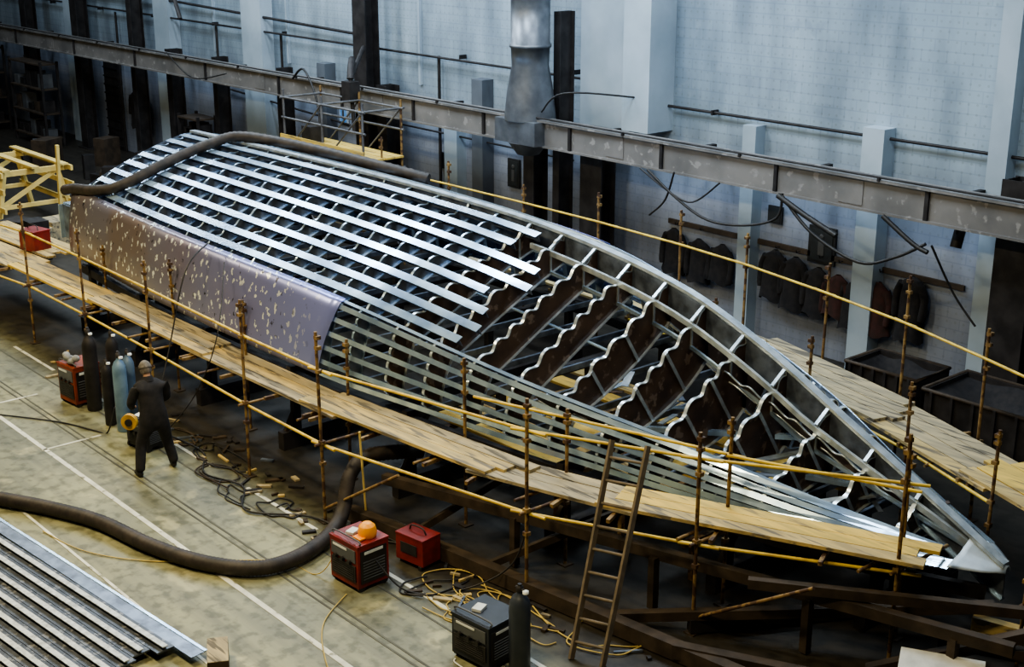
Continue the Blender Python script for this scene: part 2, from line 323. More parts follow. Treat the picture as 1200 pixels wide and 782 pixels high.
rack(-48.8,19.4,2.8,3); rack(-54,19.4,3.4,3.2); rack(-58,19.4,3,3.0); rack(-37.9,20.0,1.2,2.2); rack(-34.3,20.0,1.2,1.4)
# ------------------------------------------------------------ YACHT HULL (built keel-up)
YC=13.85
ZK=[(-26.5,3.72),(-22,3.77),(-18,3.75),(-15,3.63),(-12.45,3.28),(-10.9,2.77),(-9.46,2.10),(-8.15,1.48),(-7.17,1.00)]
HC=[(-26.5,2.7),(-22,2.92),(-16.8,2.85),(-13.45,2.28),(-10.9,1.55),(-9.3,.95),(-8.15,.47),(-7.17,.03)]
ZCH=[(-26.5,2.74),(-22,2.72),(-16.8,2.62),(-13.45,2.15),(-10.9,1.75),(-9.3,1.4),(-8.15,1.17),(-7.17,.98)]
HG=[(-26.5,2.85),(-22,3.15),(-16.8,3.12),(-14.9,2.8),(-12,2.12),(-9.67,1.35),(-7.9,.66),(-7.3,.28),(-7.12,.04)]
ZG=[(-26.5,1.5),(-16.8,1.5),(-12,1.3),(-9.67,1.12),(-7.12,.93)]
PW=[(-26.5,1.4),(-20,1.28),(-14.5,1.12),(-11,1.0),(-7,1.0)]
def sec(x,s,side=-1,off=0):
    zk,hc,zc=interp(ZK,x),interp(HC,x),interp(ZCH,x)
    def f(s):
        if s<=1: return (hc*s, zk+(zc-zk)*(max(s,0)**interp(PW,x)))
        t=s-1; return (hc+(interp(HG,x)-hc)*t+.05*math.sin(math.pi*t)*min(1,hc), zc+(interp(ZG,x)-zc)*t)
    y,z=f(s)
    e=.02; a=f(max(s-e,0)) if not(1<s<1+e) else f(1.0); b=f(min(s+e,2)) if not(1-e<s<1) else f(1.0)
    ty,tz=b[0]-a[0],b[1]-a[1]; L=math.hypot(ty,tz) or 1; ny,nz=-tz/L,ty/L
    y+=ny*off; z+=nz*off
    return V((x,YC+side*y,z)), V((0,side*ny,nz))
yacht=empty('yacht_hull_frame')
BS=[.09,.21,.33,.45,.57,.69,.80,.905]
BEND=[-15.15,-15.35,-14.5,-14.35,-14.9,-14.6,-14.45,-14.55]
SS=[1.02,1.2,1.4,1.6,1.8,1.97]
for side in (-1,1):
    m=MB()
    def run(sv,x0,x1,w,web,step=.5,mm=alu):
        n=max(2,int((x1-x0)/step)); vs=[]
        for i in range(n+1):
            x=x0+(x1-x0)*i/n; p,nn=sec(x,sv,side,.02); t=V((0,nn.z,-nn.y))
            p2=p-nn*.012; q=p2-nn*web
            vs+= [p-t*w/2,p+t*w/2,p2+t*w/2,p2-t*w/2, p2-t*.006,p2+t*.006,q+t*.006,q-t*.006]
        fs=[];fw=[]
        for i in range(n):
            o=i*8
            for a,b in ((0,1),(1,2),(2,3),(3,0)): fs.append((o+a,o+b,o+8+b,o+8+a))
            for a,b in ((4,5),(5,6),(6,7),(7,4)): fw.append((o+a,o+b,o+8+b,o+8+a))
        fs+=[(0,3,2,1),(n*8,n*8+1,n*8+2,n*8+3)]; fw+=[(4,7,6,5),(n*8+4,n*8+5,n*8+6,n*8+7)]
        m.poly(vs,fs,mm); m.poly(vs,fw,alud)
    for i,sv in enumerate(BS): run(sv,-26.5,BEND[i],.135,.11)
    for sv in SS: run(sv,-26.5,-7.6 if sv>1.5 else -7.9,.075,.07)
    run(.975,-26.5,-7.8,.05,.06)
    m.obj('stringers',yacht)
m=MB(); xs=[-26.5+i*.25 for i in range(78)]; xs=[x for x in xs if x<-7.15]+[-7.15]
def ribbon(fn,w,h,mm):
    vs=[]
    for x in xs:
        p=fn(x); vs+=[p+V((0,-w/2,0)),p+V((0,w/2,0)),p+V((0,w/2,-h)),p+V((0,-w/2,-h))]
    n=len(xs); fs=[(i*4+a,i*4+(a+1)%4,i*4+4+(a+1)%4,i*4+4+a) for i in range(n-1) for a in range(4)]+[(3,2,1,0),(n*4-4,n*4-3,n*4-2,n*4-1)]
    m.poly(vs,fs,mm)
ribbon(lambda x:V((x,YC,interp(ZK,x)+.05)),.13,.05,frme)
ribbon(lambda x:V((x,YC,interp(ZK,x))),.02,.42,alud)
ribbon(lambda x:V((x,YC,interp(ZK,x)-.42)),.10,.02,alu)
def k2(s0,dz):
    def f(x):
        w=min(1,interp(HC,x)/1.2); return V((x,YC-s0*w,max(interp(ZK,x)-dz*w,.93)))
    return f
xs=[x for x in xs if x>-15.4]
ribbon(k2(.30,.20),.05,.08,frme); ribbon(k2(.30,.52),.04,.05,alu)
m.obj('keel_girder',yacht)
def frame(x,front):
    fr=MB(); tk=.006
    for side in (-1,1):
        N=150; O=[];I=[]
        hc=interp(HC,x); zk=interp(ZK,x)
        if hc<.12: continue
        A=(.085 if front else .05); ph=random.uniform(-.08,.08)
        for i in range(N+1):
            s=2*i/N*.995
            p,n=sec(x,s,side)
            nd=0
            if s<=1:
                cyc=s*hc/.31+ph+.15*math.sin(s*7+x*3); nd=A*min(1,hc+.2)*(.5+.5*math.cos(2*math.pi*cyc))**1.4 if .06<s*hc and s<.97 else 0
            else:
                for q in SS: nd=max(nd,.06*math.exp(-((s-q)*1.2/.05)**2)*min(1,hc))
            if front:
                k=max(0,min(1,(x+13.4)/2.2)); dep=.40+k*(.12+.40*math.sin(math.pi*min(1,s)**.8))
            else: dep=.24
            if s>1: dep=min(dep,.30+.1*(2-s))
            dep=min(dep,(p.z-.95)*.70+.05)
            if .8<s<1.2:
                _,n1=sec(x,.8,side); _,n2=sec(x,1.2,side); w=(s-.8)/.4; n=(n1*(1-w)+n2*w).normalized()
            q=p-n*dep
            if (q.y-YC)*side<.0: q.y=YC
            q.z=max(q.z,.8)
            O.append(p-n*nd); I.append(q)
        dx=V((tk,0,0)); n1=N+1
        vs=[p-dx for p in O]+[p-dx for p in I]+[p+dx for p in O]+[p+dx for p in I]
        fs=[]
        for i in range(N):
            fs+=[(i,i+1,n1+i+1,n1+i),(2*n1+i,3*n1+i,3*n1+i+1,2*n1+i+1)]
        fr.poly(vs,fs,frm if front else alud)
        for C,w in ((O,.026 if front else .022),(I,.05)):
            dw=V((w,0,0)); C2=[]
            for i in range(n1):
                t=(C[min(i+1,N)]-C[max(i-1,0)]); t=t.normalized() if t.length>1e-6 else V((0,1,0)); C2.append(C[i]+V((0,-t.z,t.y))*(.014))
            vs=[p-dw for p in C]+[p+dw for p in C]+[p-dw for p in C2]+[p+dw for p in C2]
            fs=[]
            for i in range(N): fs+=[(i,i+1,n1+i+1,n1+i),(2*n1+i,3*n1+i,3*n1+i+1,2*n1+i+1),(n1+i,n1+i+1,3*n1+i+1,3*n1+i),(i,2*n1+i,2*n1+i+1,i+1)]
            fr.poly(vs,fs,frme if front else alu)
        if front and hc>.3 and side<0:
            w=min(1,hc/1.2); a=V((x,YC,zk+.03)); b=V((x,YC-.30*w,zk-.20*w+.02)); fr.beam(a,b,.05,.03,frme); fr.beam(b+V((0,0,-.02)),b+V((0,0,-.36*w)),.05,.03,frme)
            fr.poly([a+V((.012,0,-.02)),b+V((.012,0,-.02)),V((x+.012,YC,zk-.40*w))],[(0,1,2)],frm)
        if front and x>-13 and hc>.5:
            for s0 in (.45,.75):
                i=int(s0*N/2/.995); a=O[i]+V((.03,0,0)); b=I[i]+V((.03,0,0)); fr.beam(a,b,.012,.05,frme)
    fr.obj('frame_ring',yacht)
x=-26.45; fx=[]
while x<-7.5:
    fx.append(x); frame(x,x>-15.6); x+=.72 if x>-16 else .78
m=MB()
for side in (-1,1):
    for s_,dp in ((.5,.42),(1.5,.33)):
        pts=[]
        for k in range(20):
            xx=-16+k*.4
            p,n=sec(xx,s_,side)
            if interp(HC,xx)>.7 and xx<-12.5 or s_>1 and interp(HC,xx)>.7: pts.append(p-n*dp)
        for a,b in zip(pts[:-1],pts[1:]): m.beam(a,b,.05,.02,alu)
for side in (-1,1):
    for s_,x0,x1 in ((.97,-13.2,-8.2),(.30,-11.3,-8.4)):
        vs=[];N=120;top=[];bot=[]
        for i in range(N+1):
            xx=x0+(x1-x0)*i/N; p,n=sec(xx,s_,side); w=min(1,interp(HC,xx))
            top.append(p-n*(.16+.05*math.cos(2*math.pi*(xx-fx[0])/.36))); bot.append(p-n*(.18+.20*w+.04*math.cos(2*math.pi*xx/.72)))
        m.poly(top+bot,[(i,i+1,N+2+i,N+1+i) for i in range(N)],frm)
        m.tube(top,.014,frme,5); m.tube(bot,.018,frme,5)
for xx in fx:
    h=interp(HG,xx)-.1
    if h>.4: m.beam((xx,YC-h,interp(ZG,xx)-.02),(xx,YC+h,interp(ZG,xx)-.02),.05,.09,alud)
rr=random.Random(3)
for k in range(44):
    xx=rr.uniform(-13.8,-8.4); h=interp(HC,xx)*.8; y=YC+rr.uniform(-h,h*.6); z=interp(ZG,xx)+rr.uniform(0,.3)*min(1,h)
    a=rr.uniform(0,math.pi); L=rr.uniform(.3,.8)*min(1,h+.2); d=V((math.cos(a),math.sin(a),rr.uniform(-.1,.25)))*L
    m.beam(V((xx,y,z)),V((xx,y,z))+d,rr.uniform(.05,.14),.015,rr.choice([frme,alu,frm,alud]))
m.beam((-12.3,12.4,1.6),(-9.8,14.2,1.7),.07,.07,alu); m.beam((-11.2,12.6,1.5),(-9.0,13.9,1.35),.07,.07,alu)
m.beam((-10.6,12.7,1.45),(-9.9,14.4,1.55),.12,.03,frme); m.beam((-9.3,13.1,1.3),(-8.8,14.3,1.3),.12,.03,frme)
m.obj('inner_longitudinals',yacht)
# stem plating : smooth closed nose, near and far side
stm=mat('stem_sheet',(.55,.62,.68),(.36,.42,.48),3,.3,.45)
m=MB()
for side in (-1,1):
    vs=[];nx=8;ns=8
    for i in range(nx+1):
        for j in range(ns+1): vs.append(sec(-7.62+.50*i/nx,2*j/ns,side,.016)[0])
    m.poly(vs,[(i*(ns+1)+j,(i+1)*(ns+1)+j,(i+1)*(ns+1)+j+1,i*(ns+1)+j+1) for i in range(nx) for j in range(ns)],stm,True)
o=m.obj('stem_plate',yacht); sd=o.modifiers.new('s','SOLIDIFY'); sd.thickness=.008
plm=mat('ground_shell_plate',(.24,.23,.29),(.25,.195,.18),.55,.5,.3,.05,lo=.4,hi=.62)
def plate_nodes():
    nt=plm.node_tree; b=nt.nodes['Principled BSDF']; src=b.inputs['Base Color'].links[0].from_socket
    tc=nt.nodes.new('ShaderNodeTexCoord'); sp=nt.nodes.new('ShaderNodeSeparateXYZ'); nt.links.new(tc.outputs['Object'],sp.inputs[0])
    r=nt.nodes.new('ShaderNodeMapRange'); r.inputs['From Min'].default_value=-23; r.inputs['From Max'].default_value=-17; nt.links.new(sp.outputs['X'],r.inputs['Value'])
    mx=nt.nodes.new('ShaderNodeMixRGB'); mx.inputs['Color2'].default_value=(.27,.31,.68,1); nt.links.new(r.outputs[0],mx.inputs['Fac']); nt.links.new(src,mx.inputs['Color1'])
    mp=nt.nodes.new('ShaderNodeMapping'); mp.inputs['Scale'].default_value=(5.5,5.5,4.0); nt.links.new(tc.outputs['Object'],mp.inputs[0])
    nn=nt.nodes.new('ShaderNodeTexNoise'); nn.inputs['Scale'].default_value=3; nt.links.new(mp.outputs[0],nn.inputs['Vector'])
    mv=nt.nodes.new('ShaderNodeMixRGB'); mv.blend_type='ADD'; mv.inputs['Fac'].default_value=.8; nt.links.new(mp.outputs[0],mv.inputs['Color1']); nt.links.new(nn.outputs['Color'],mv.inputs['Color2'])
    r4=nt.nodes.new('ShaderNodeMapRange'); r4.inputs['From Min'].default_value=-17.0; r4.inputs['From Max'].default_value=-18.4; nt.links.new(sp.outputs['X'],r4.inputs['Value'])
    col=mx.outputs[0]
    for scl,th_,c in ((1.25,.25,(.94,.98,1,1)),(1.0,.13,(.05,.05,.07,1))):
        vo=nt.nodes.new('ShaderNodeTexVoronoi'); vo.inputs['Scale'].default_value=scl; nt.links.new(mv.outputs[0],vo.inputs['Vector'])
        lt=nt.nodes.new('ShaderNodeMath'); lt.operation='LESS_THAN'; lt.inputs[1].default_value=th_; nt.links.new(vo.outputs['Distance'],lt.inputs[0])
        mu=nt.nodes.new('ShaderNodeMath'); mu.operation='MULTIPLY'; nt.links.new(lt.outputs[0],mu.inputs[0]); nt.links.new(r4.outputs[0],mu.inputs[1])
        m2=nt.nodes.new('ShaderNodeMixRGB'); m2.inputs['Color2'].default_value=c; nt.links.new(mu.outputs[0],m2.inputs['Fac']); nt.links.new(col,m2.inputs['Color1']); col=m2.outputs[0]
    nt.links.new(col,b.inputs['Base Color'])
plate_nodes()
for side in (-1,1):
    m=MB(); nx,ns=40,12; vs=[]
    for i in range(nx+1):
        for j in range(ns+1):
            s=.965+.035*min(j,1) if j<1 else 1+(j-1)/(ns-1)*.99
            x=-26.6+(9.9-.25*(s-1))*i/nx
            p=sec(x,s,side,.045)[0]; p.y+=.012*math.sin(x*2.3)*math.sin(s*3)*side
            vs.append(p)
    m.poly(vs,[(i*(ns+1)+j,(i+1)*(ns+1)+j,(i+1)*(ns+1)+j+1,i*(ns+1)+j+1) for i in range(nx) for j in range(ns)],plm,True)
    o=m.obj('shell_plate',yacht); sd=o.modifiers.new('s','SOLIDIFY'); sd.thickness=.008
m=MB(); pr=[sec(-26.55,s/10,-1)[0] for s in range(0,21)]; pl=[sec(-26.55,s/10,1)[0] for s in range(20,-1,-1)]
ring=pr+pl[:-1]; m.poly([p for p in ring]+[p+V((-.02,0,0)) for p in ring],[tuple(range(len(ring))),tuple(range(2*len(ring)-1,len(ring)-1,-1))],alud)
m.box((-26.9,11.6,2.45),(.6,.9,.03),alu); m.box((-27.1,11.5,2.1),(.03,1,.7),alu); m.box((-26.85,11.1,2.1),(.5,.03,.7),alud)
m.obj('transom',yacht)
m=MB(); hp=[]
for x,s,sd,off in [(-27,1.0,-1,.02),(-26.4,.99,-1,.14),(-25.8,.95,-1,.14),(-25.25,.88,-1,.14),(-25.0,.75,-1,.14),(-24.9,.6,-1,.14),(-24.8,.4,-1,.14),(-24.65,.2,-1,.15),(-24.4,.03,-1,.17),(-23.6,.12,1,.15),(-22.4,.24,1,.14),(-21,.36,1,.13),(-20.2,.5,1,.13)]:
    hp.append(sec(x,s,sd,off)[0])
sp=smooth(hp,14); m.tube(sp,[.10+.012*(i%2) for i in range(len(sp))],hosem,12)
m.obj('extraction_hose')
# ------------------------------------------------------------ cradle & under-structure
m=MB()
for x in [-26,-23.3,-20.6,-17.9,-15.2,-12.5,-10.2,-8.4]:
    h=max(interp(HG,x),.4)
    m.box((x,YC,.15),(.16,2*h+.3,.3),dark); zg=interp(ZG,x)-.12
    m.box((x,YC,zg-.08),(.12,2*h-.1,.14),dark)
    for y in (-h+.15,-h/3,h/3,h-.15): m.box((x,YC+y,(.3+zg-.15)/2),(.12,.12,zg-.45),dark)
    m.beam((x,YC-h-.05,.3),(x,YC-h+.5,zg-.1),.07,.07,brown)
for side in (-1,1):
    pts=[V((x,YC+side*max(interp(HG,x)-.15,.05),interp(ZG,x)-.30)) for x in [-26.5+i*.8 for i in range(25)] if x<-7.1]
    for a,b in zip(pts[:-1],pts[1:]): m.beam(a,b,.1,.16,dark)
m.obj('building_cradle')
m=MB()
for k in range(7):
    y=11.9+k*.62
    for x0,x1 in ((-16.5,-13.2),(-13.1,-10.2)):
        if abs(y-YC)<interp(HG,x1)-.3: m.box(((x0+x1)/2,y,.62+.02*(k%2)),(x1-x0,.30,.045),random.choice([planky,plank,planky]),random.uniform(-.02,.02))
for x in (-15.8,-14.6,-13.2,-11.9,-10.6): m.box((x,YC,.56),(.08,3.6,.07),rust); [m.box((x,YC+q,.27),(.07,.07,.53),rust) for q in (-1.6,0,1.6)]
m.obj('inner_staging')
# ------------------------------------------------------------ scaffold staging
def platform(name,segs,z,mms,wd,n=3,sgn=1):
    m=MB()
    for i,(a,b) in enumerate(segs):
        a=V((*a,0));b=V((*b,0)); d=(b-a).normalized(); nrm=V((-d.y,d.x,0))*sgn
        for k in range(n):
            off=nrm*(wd/n*(k+.5)); e0=random.uniform(-.3,.1);e1=random.uniform(-.1,.35)
            mm=random.choice(mms[i]); zz=z+random.uniform(-.008,.008)+.045*(i%2)
            m.beam(a+off+d*e0+V((0,0,zz)),b+off+d*e1+V((0,0,zz)),wd/n-.014,.045,mm)
        L=(b-a).length
        for t in range(int(L/1.3)+1):
            p=a+d*min(L,t*1.3+.1)+V((0,0,z-.06)); m.beam(p-nrm*.2,p+nrm*(wd+.02),.05,.05,rust)
    return m.obj(name)
segsN=[((-27.4,9.9),(-23.5,10.0)),((-23.7,10.0),(-19.7,10.02)),((-19.9,10.02),(-16,10.1)),((-16.3,10.1),(-12.6,10.45)),((-12.9,10.38),(-10.6,11.05)),((-10.9,10.95),(-7.5,12.45))]
platform('staging_planks',segsN,1.3,[[plank,planky],[plankg,plank],[plankg,plank],[plankg,plank],[plank,plankg],[planky,planky,plank]],.66,3)
platform('staging_planks',[((-31,9.7),(-27.5,9.9)),((-31.2,10.6),(-27.6,10.75))],1.25,[[plank],[plank]],.85,4)
segsF=[((-27,18.2),(-20,18.3)),((-20.2,18.3),(-16.2,18.1)),((-16.4,18.1),(-13.4,17.75)),((-13.6,17.8),(-10.4,16.9)),((-10.8,17.05),(-7.9,15.95)),((-8.2,16.1),(-4.5,14.7))]
platform('staging_planks',segsF,1.3,[[plankg],[plank],[plankg],[plankg,plank],[plank,plankg,planky],[planky,plank]],1.0,4,-1)
polesN=[(-30.2,9.5),(-28,9.5),(-25.9,9.75),(-23.3,9.75),(-20.6,9.7),(-17.3,9.6),(-15.2,9.6),(-11.65,10.3),(-9.68,11.25),(-7.72,12.45)]
polesI=[(-24.5,10.72),(-21.5,10.62),(-19,10.62),(-16.2,10.72),(-13.8,11.05),(-12,11.3),(-9.9,12.05),(-8.0,13.0)]
m=MB()
def pole(x,y,h,mm=rust):
    m.tube([(x,y,0),(x+random.uniform(-.03,.03),y+random.uniform(-.02,.02),h)],.024,mm,8); m.box((x,y,.01),(.16,.16,.02),brown)
    for z in (.9,1.22,h*.8,h-.08,h*.92): m.box((x,y,z),(.075,.075,.05),mm)
for i,(x,y) in enumerate(polesN): pole(x,y,2.75+random.uniform(-.15,.15))
for x,y in polesI: pole(x,y,2.3+random.uniform(-.2,.3))
pole(-6.6,13.3,2.6)
for (a,b) in zip(polesN[:-1],polesN[1:]):
    A=V((*a,0));B=V((*b,0)); d=(B-A).normalized()*.25
    m.tube([A-d+V((0,.04,2.27)),B+d+V((0,.04,2.27))],.022,yel,8)
    m.tube([A-d+V((0,.04,1.16)),B+d+V((0,.04,1.16))],.022,yel,8)
for (x,y) in polesN: m.tube([(x,y-.12,1.2),(x+.02,y+1.0,1.2)],.022,rust,8)
for (x,y) in polesI: m.tube([(x,y-.9,1.2),(x,y+.08,1.2)],.022,rust,8)
for a,b in zip([(-13.6,11.05,2.0),(-9.9,12.0,2.05)],[(-9.7,12.1,2.05),(-7.8,12.95,2.0)]): m.tube([a,b],.022,yel,8)
for i in (6,8): x,y=polesN[i]; m.tube([(x,y,.2),(x+1.6,y+.15,1.2)],.022,rust,8)
m.obj('scaffold_tubes')
polesF=[(-26,18.4),(-23.5,18.45),(-21,18.45),(-18.7,18.4),(-16.4,18.25),(-14.7,18.05),(-12.7,17.65),(-10.9,17.2),(-9.2,16.6),(-7.2,15.85),(-5.2,15.1)]
polesG=[(-16.6,17.1),(-14.2,16.7),(-11.9,16.25),(-9.7,15.6),(-8.0,14.9)]
m=MB()
for x,y in polesF: pole(x,y,3.0+random.uniform(-.2,.2))
for x,y in polesG: pole(x,y,2.2)
for (a,b) in zip(polesF[:-1],polesF[1:]):
    A=V((*a,0));B=V((*b,0)); d=(B-A).normalized()*.25
    m.tube([A-d+V((0,-.04,2.45)),B+d+V((0,-.04,2.45))],.022,yel,8)
    m.tube([A-d+V((0,-.04,1.18)),B+d+V((0,-.04,1.18))],.022,rust,8)
for (a,b) in zip(polesG[:-1],polesG[1:]): m.tube([(*a,1.2),(*b,1.2)],.024,yel,8)
for x,y in polesF: m.tube([(x,y+.1,1.2),(x-.02,y-1.3,1.2)],.022,rust,8)
m.obj('scaffold_tubes')
m=MB()
for p,q,w,h,mm in [((-14.5,10.15,.75),(-6.3,12.6,.75),.12,.14,brown),((-15,9.9,.12),(-6.8,11.0,.12),.16,.2,brown),((-10.6,10.5,.1),(-7.0,13.4,.7),.12,.12,brown),
   ((-9.4,10.6,.15),(-6.2,12.2,.15),.14,.18,brown),((-9.7,11.2,.12),(-8.3,13.6,.12),.14,.18,dark),((-7.7,12.0,.1),(-5.5,13.6,1.2),.12,.12,brown),((-7.2,12.6,.5),(-4.6,13.9,.5),.14,.14,brown),
   ((-12.5,10.4,.1),(-11.2,11.6,1.0),.09,.09,brown),((-13.9,10.2,.1),(-12.9,11.2,1.1),.09,.09,brown),((-7.3,13.5,.3),(-5,14.2,.3),.12,.25,plank),((-9.0,11.4,.9),(-6.5,13.2,.9),.1,.12,brown)]:
    m.beam(p,q,w,h,mm)
for p in [(-12.4,10.75),(-10.4,11.3),(-8.5,11.9),(-6.9,12.4)]: m.box((*p,.37),(.1,.1,.7),brown)
m.obj('support_timbers')
m=MB(); m.box((-6.9,12.2,.45),(.9,.35,.03),white,.5,('X',.2)); m.beam((-7.3,12.0,.2),(-6.5,12.3,.5),.2,.03,white)
m.box((-6.9,12.15,.22),(.8,.3,.42),brown,.5)
m.obj('offcut_pile')
# swarf, offcuts and scrap lying along the foot of the scaffold
m=MB(); rr=random.Random(21)
for k in range(110):
    x=rr.uniform(-25,-9.5); y=9.55+rr.uniform(-.35,.6)+max(0,(x+13)*.25); a=rr.uniform(0,3.1); L=rr.uniform(.05,.35)
    m.box((x,y,.02),(L,rr.uniform(.03,.08),.03),rr.choice([alud,brown,plank,dark,dark,plankg,brown]),a)
m.obj('floor_debris')
m=MB(); a0,a1=V((-10.2,9.72,0)),V((-10.63,10.75,2.36)); b0,b1=V((-9.84,9.88,0)),V((-10.15,10.86,2.4))
lad=mat('ladder_wood',(.19,.15,.11),(.11,.09,.065),6,0,.7)
m.beam(a0,a1,.035,.075,lad,(0,-1,.4)); m.beam(b0,b1,.035,.075,lad,(0,-1,.4))
for k in range(9):
    t=.08+k*.105; m.tube([a0.lerp(a1,t),b0.lerp(b1,t)],.02,lad,8)
m.obj('ladder')
m=MB(); m.tube([(-14.75,10.0,.08),(-14.7,9.9,1.45)],.016,trest,8); m.box((-14.75,10.0,.08),(.4,.08,.05),trest,.4)
for k in range(14): m.beam((-14.94+.029*k,9.92+.012*k,.06),(-14.95+.03*k,9.91+.012*k,.0),.025,.05,brown)
m.obj('broom')
# ------------------------------------------------------------ workshop equipment
def welder(name,x,y,w,d,h,rz,body,lamp=False):
    e=empty(name); m=MB()
    M=Matrix.Translation((x,y,0))@Matrix.Rotation(rz,4,'Z')
    m.box((0,0,h/2+.06),(w,d,h),body); m.box((0,0,h+.075),(w*1.03,d*1.03,.03),body)
    m.box((0,-d/2-.008,h*.78+.06),(w*.86,.015,h*.3),grey); m.box((0,-d/2-.008,h*.35+.06),(w*.86,.015,h*.4),black)
    m.box((-w*.1,-d/2-.02,h*.88+.06),(w*.5,.006,h*.06),white)
    for k in range(6): m.box((0,-d/2-.018,h*.2+.06+k*h*.055),(w*.75,.01,h*.02),black)
    for k in (-1,0,1): m.tube([(k*w*.25,-d/2-.01,h*.72),(k*w*.25,-d/2-.05,h*.72)],.03,black,10)
    m.box((w/2+.006,0,h*.5+.06),(.01,d*.84,h*.8),black); m.box((w/2+.014,0,h*.84+.06),(.006,d*.6,h*.07),white)
    for k in range(7): m.box((w/2+.014,0,h*.2+k*h*.07+.06),(.01,d*.7,h*.025),grey)
    for sx in(-1,1):
        for sy in (-1,1): m.tube([(sx*w*.48,sy*d*.36,.07),(sx*w*.42,sy*d*.36,.07)],.07,black,12)
    m.tube(smooth([(-w*.45,-d*.4,h+.08),(-w*.45,-d*.4,h+.14),(w*.45,-d*.4,h+.14),(w*.45,-d*.4,h+.08)],3),.012,grey,8)
    m.box((-.1,-.02,h+.1),(.12,.16,.05),white,.3)
    if lamp:
        m.lathe((w*.2,.05,h+.09),[(.11,0),(.12,.02),(.125,.08),(.105,.15),(.06,.19),(.01,.2)],orange,18)
        m.box((w*.2,-.08,h+.11),(.16,.1,.02),orange)
    o=m.obj('cabinet',e,.006); o.matrix_local=M; return e
welder('welding_power_source',-13.42,8.97,.58,.5,.57,0.05,red,True)
welder('welding_power_source',-22.15,9.05,.55,.5,.65,.1,mat('orange_paint',(.30,.055,.02),(.16,.035,.018),4,.1,.5))
welder('welding_power_source',-10.9,9.02,.6,.55,.50,.1,mat('slate_paint',(.03,.036,.05),(.018,.021,.028),3,.2,.5))
welder('wire_feeder',-19.45,8.95,.5,.35,.42,.2,black)
m=MB(); m.tube([(-19.35,8.67,.55),(-19.30,8.61,.55)],.13,mat('wire_spool_yellow',(.65,.38,.04),(.45,.25,.04),5),20); m.tube([(-19.32,8.65,.55),(-19.28,8.59,.55)],.06,black,12)
m.box((-19.42,8.82,.5),(.06,.3,.06),black); m.obj('wire_spool')
cx_,cy_=-13.33,9.85
m=MB(); m.box((cx_,cy_,.24),(.50,.34,.36),red,.15); m.box((cx_,cy_,.43),(.51,.35,.03),red,.15); m.tube(smooth([(cx_-.15,cy_-.02,.44),(cx_-.1,cy_-.02,.52),(cx_+.1,cy_+.01,.52),(cx_+.15,cy_+.02,.44)],3),.012,black,8)
m.box((cx_+.02,cy_-.175,.26),(.3,.01,.15),black,.15)
for a in(-.2,.2): m.box((cx_+a,cy_,.03),(.06,.3,.06),black,.15)
m.obj('tool_case',None,.008)
m=MB(); m.box((-28.3,10.9,1.5),(.55,.4,.42),red,.2); m.box((-28.3,10.9,1.72),(.57,.42,.03),red,.2); m.box((-28.9,11.2,1.42),(.3,.3,.25),black,.5); m.tube(smooth([(-28.5,10.85,1.73),(-28.45,10.85,1.83),(-28.15,10.9,1.83),(-28.1,10.9,1.73)],3),.012,black,8)
m.obj('tool_case',None,.008)
def bottle(x,y,h,r,mm):
    m=MB(); m.lathe((x,y,0),[(r*.9,.0),(r,.02),(r,h*.78),(r*.93,h*.84),(r*.65,h*.9),(r*.3,h*.93),(r*.28,h*.96)],mm,20)
    m.lathe((x,y,h*.955),[(r*.35,0),(r*.35,h*.05),(r*.2,h*.055),(r*.2,h*.08)],dark,12); m.tube([(x-.06,y,h*.98),(x+.07,y,h*.98)],.02,dark,8)
    m.lathe((x+.1,y,h*.96),[(.035,0),(.035,.03),(.01,.031)],white,12)
    m.obj('gas_bottle')
bottle(-21.6,9.05,1.45,.125,dark); bottle(-21.7,9.5,1.3,.11,dark)
bottle(-20.55,9.25,1.3,.105,blueb); bottle(-20.35,9.0,1.35,.115,mat('pale_gas_bottle',(.20,.31,.44),(.12,.20,.30),4,.1,.4)); bottle(-20.75,8.95,1.15,.09,dark)
bottle(-10.35,9.05,1.12,.125,mat('navy_gas_bottle',(.03,.04,.06),(.05,.06,.08),4,.1,.4))
m=MB()
for q in range(5): m.ball((-22.25+.07*q,8.9+.05*math.sin(q*2),.84+.03*math.cos(q*3)),.075,rag,(1.1,.9,.8))
m.obj('rag_bundle')
m=MB(); hp=[(-21.5,5.0,.12),(-20,5.6,.12),(-18.77,6.27,.12),(-17.95,6.70,.12),(-17.05,7.05,.12),(-15.9,7.25,.12),(-15.0,7.54,.12),(-14.4,7.98,.12),(-14.28,8.5,.13),(-14.5,9.15,.14),(-14.75,9.6,.3),(-14.9,9.85,.75),(-14.9,10.2,.95),(-14.75,11.0,.85)]
sp=smooth(hp,26); m.tube(sp,[.098+.012*(i%2) for i in range(len(sp))],hosem,14); m.obj('extraction_hose')
def cable(pts,r,mm):
    m=MB(); m.tube(smooth(pts,8),r,mm,6); m.obj('power_cable')
def scrib(cx,cy,rx,ry,n,r,mm,sd):
    rr=random.Random(sd); pts=[]; a=rr.random()*6
    for k in range(n):
        a+=rr.uniform(.5,1.1); q=rr.uniform(.4,1.1); pts.append((cx+rx*q*math.cos(a)+k*.03-n*.015,cy+ry*q*math.sin(a),r+.02*rr.random()))
    cable(pts,r,mm)
scrib(-16.9,9.1,.55,.25,14,.011,black,1); scrib(-15.9,9.3,.5,.3,12,.013,black,2); scrib(-17.7,9.25,.5,.3,12,.012,brown,3)
scrib(-11.9,9.45,.5,.35,24,.009,rope,5); scrib(-11.5,9.85,.8,.3,18,.009,rope,6); scrib(-10.75,8.65,.3,.08,8,.010,white,7); scrib(-12.6,9.5,.3,.5,12,.012,black,8)
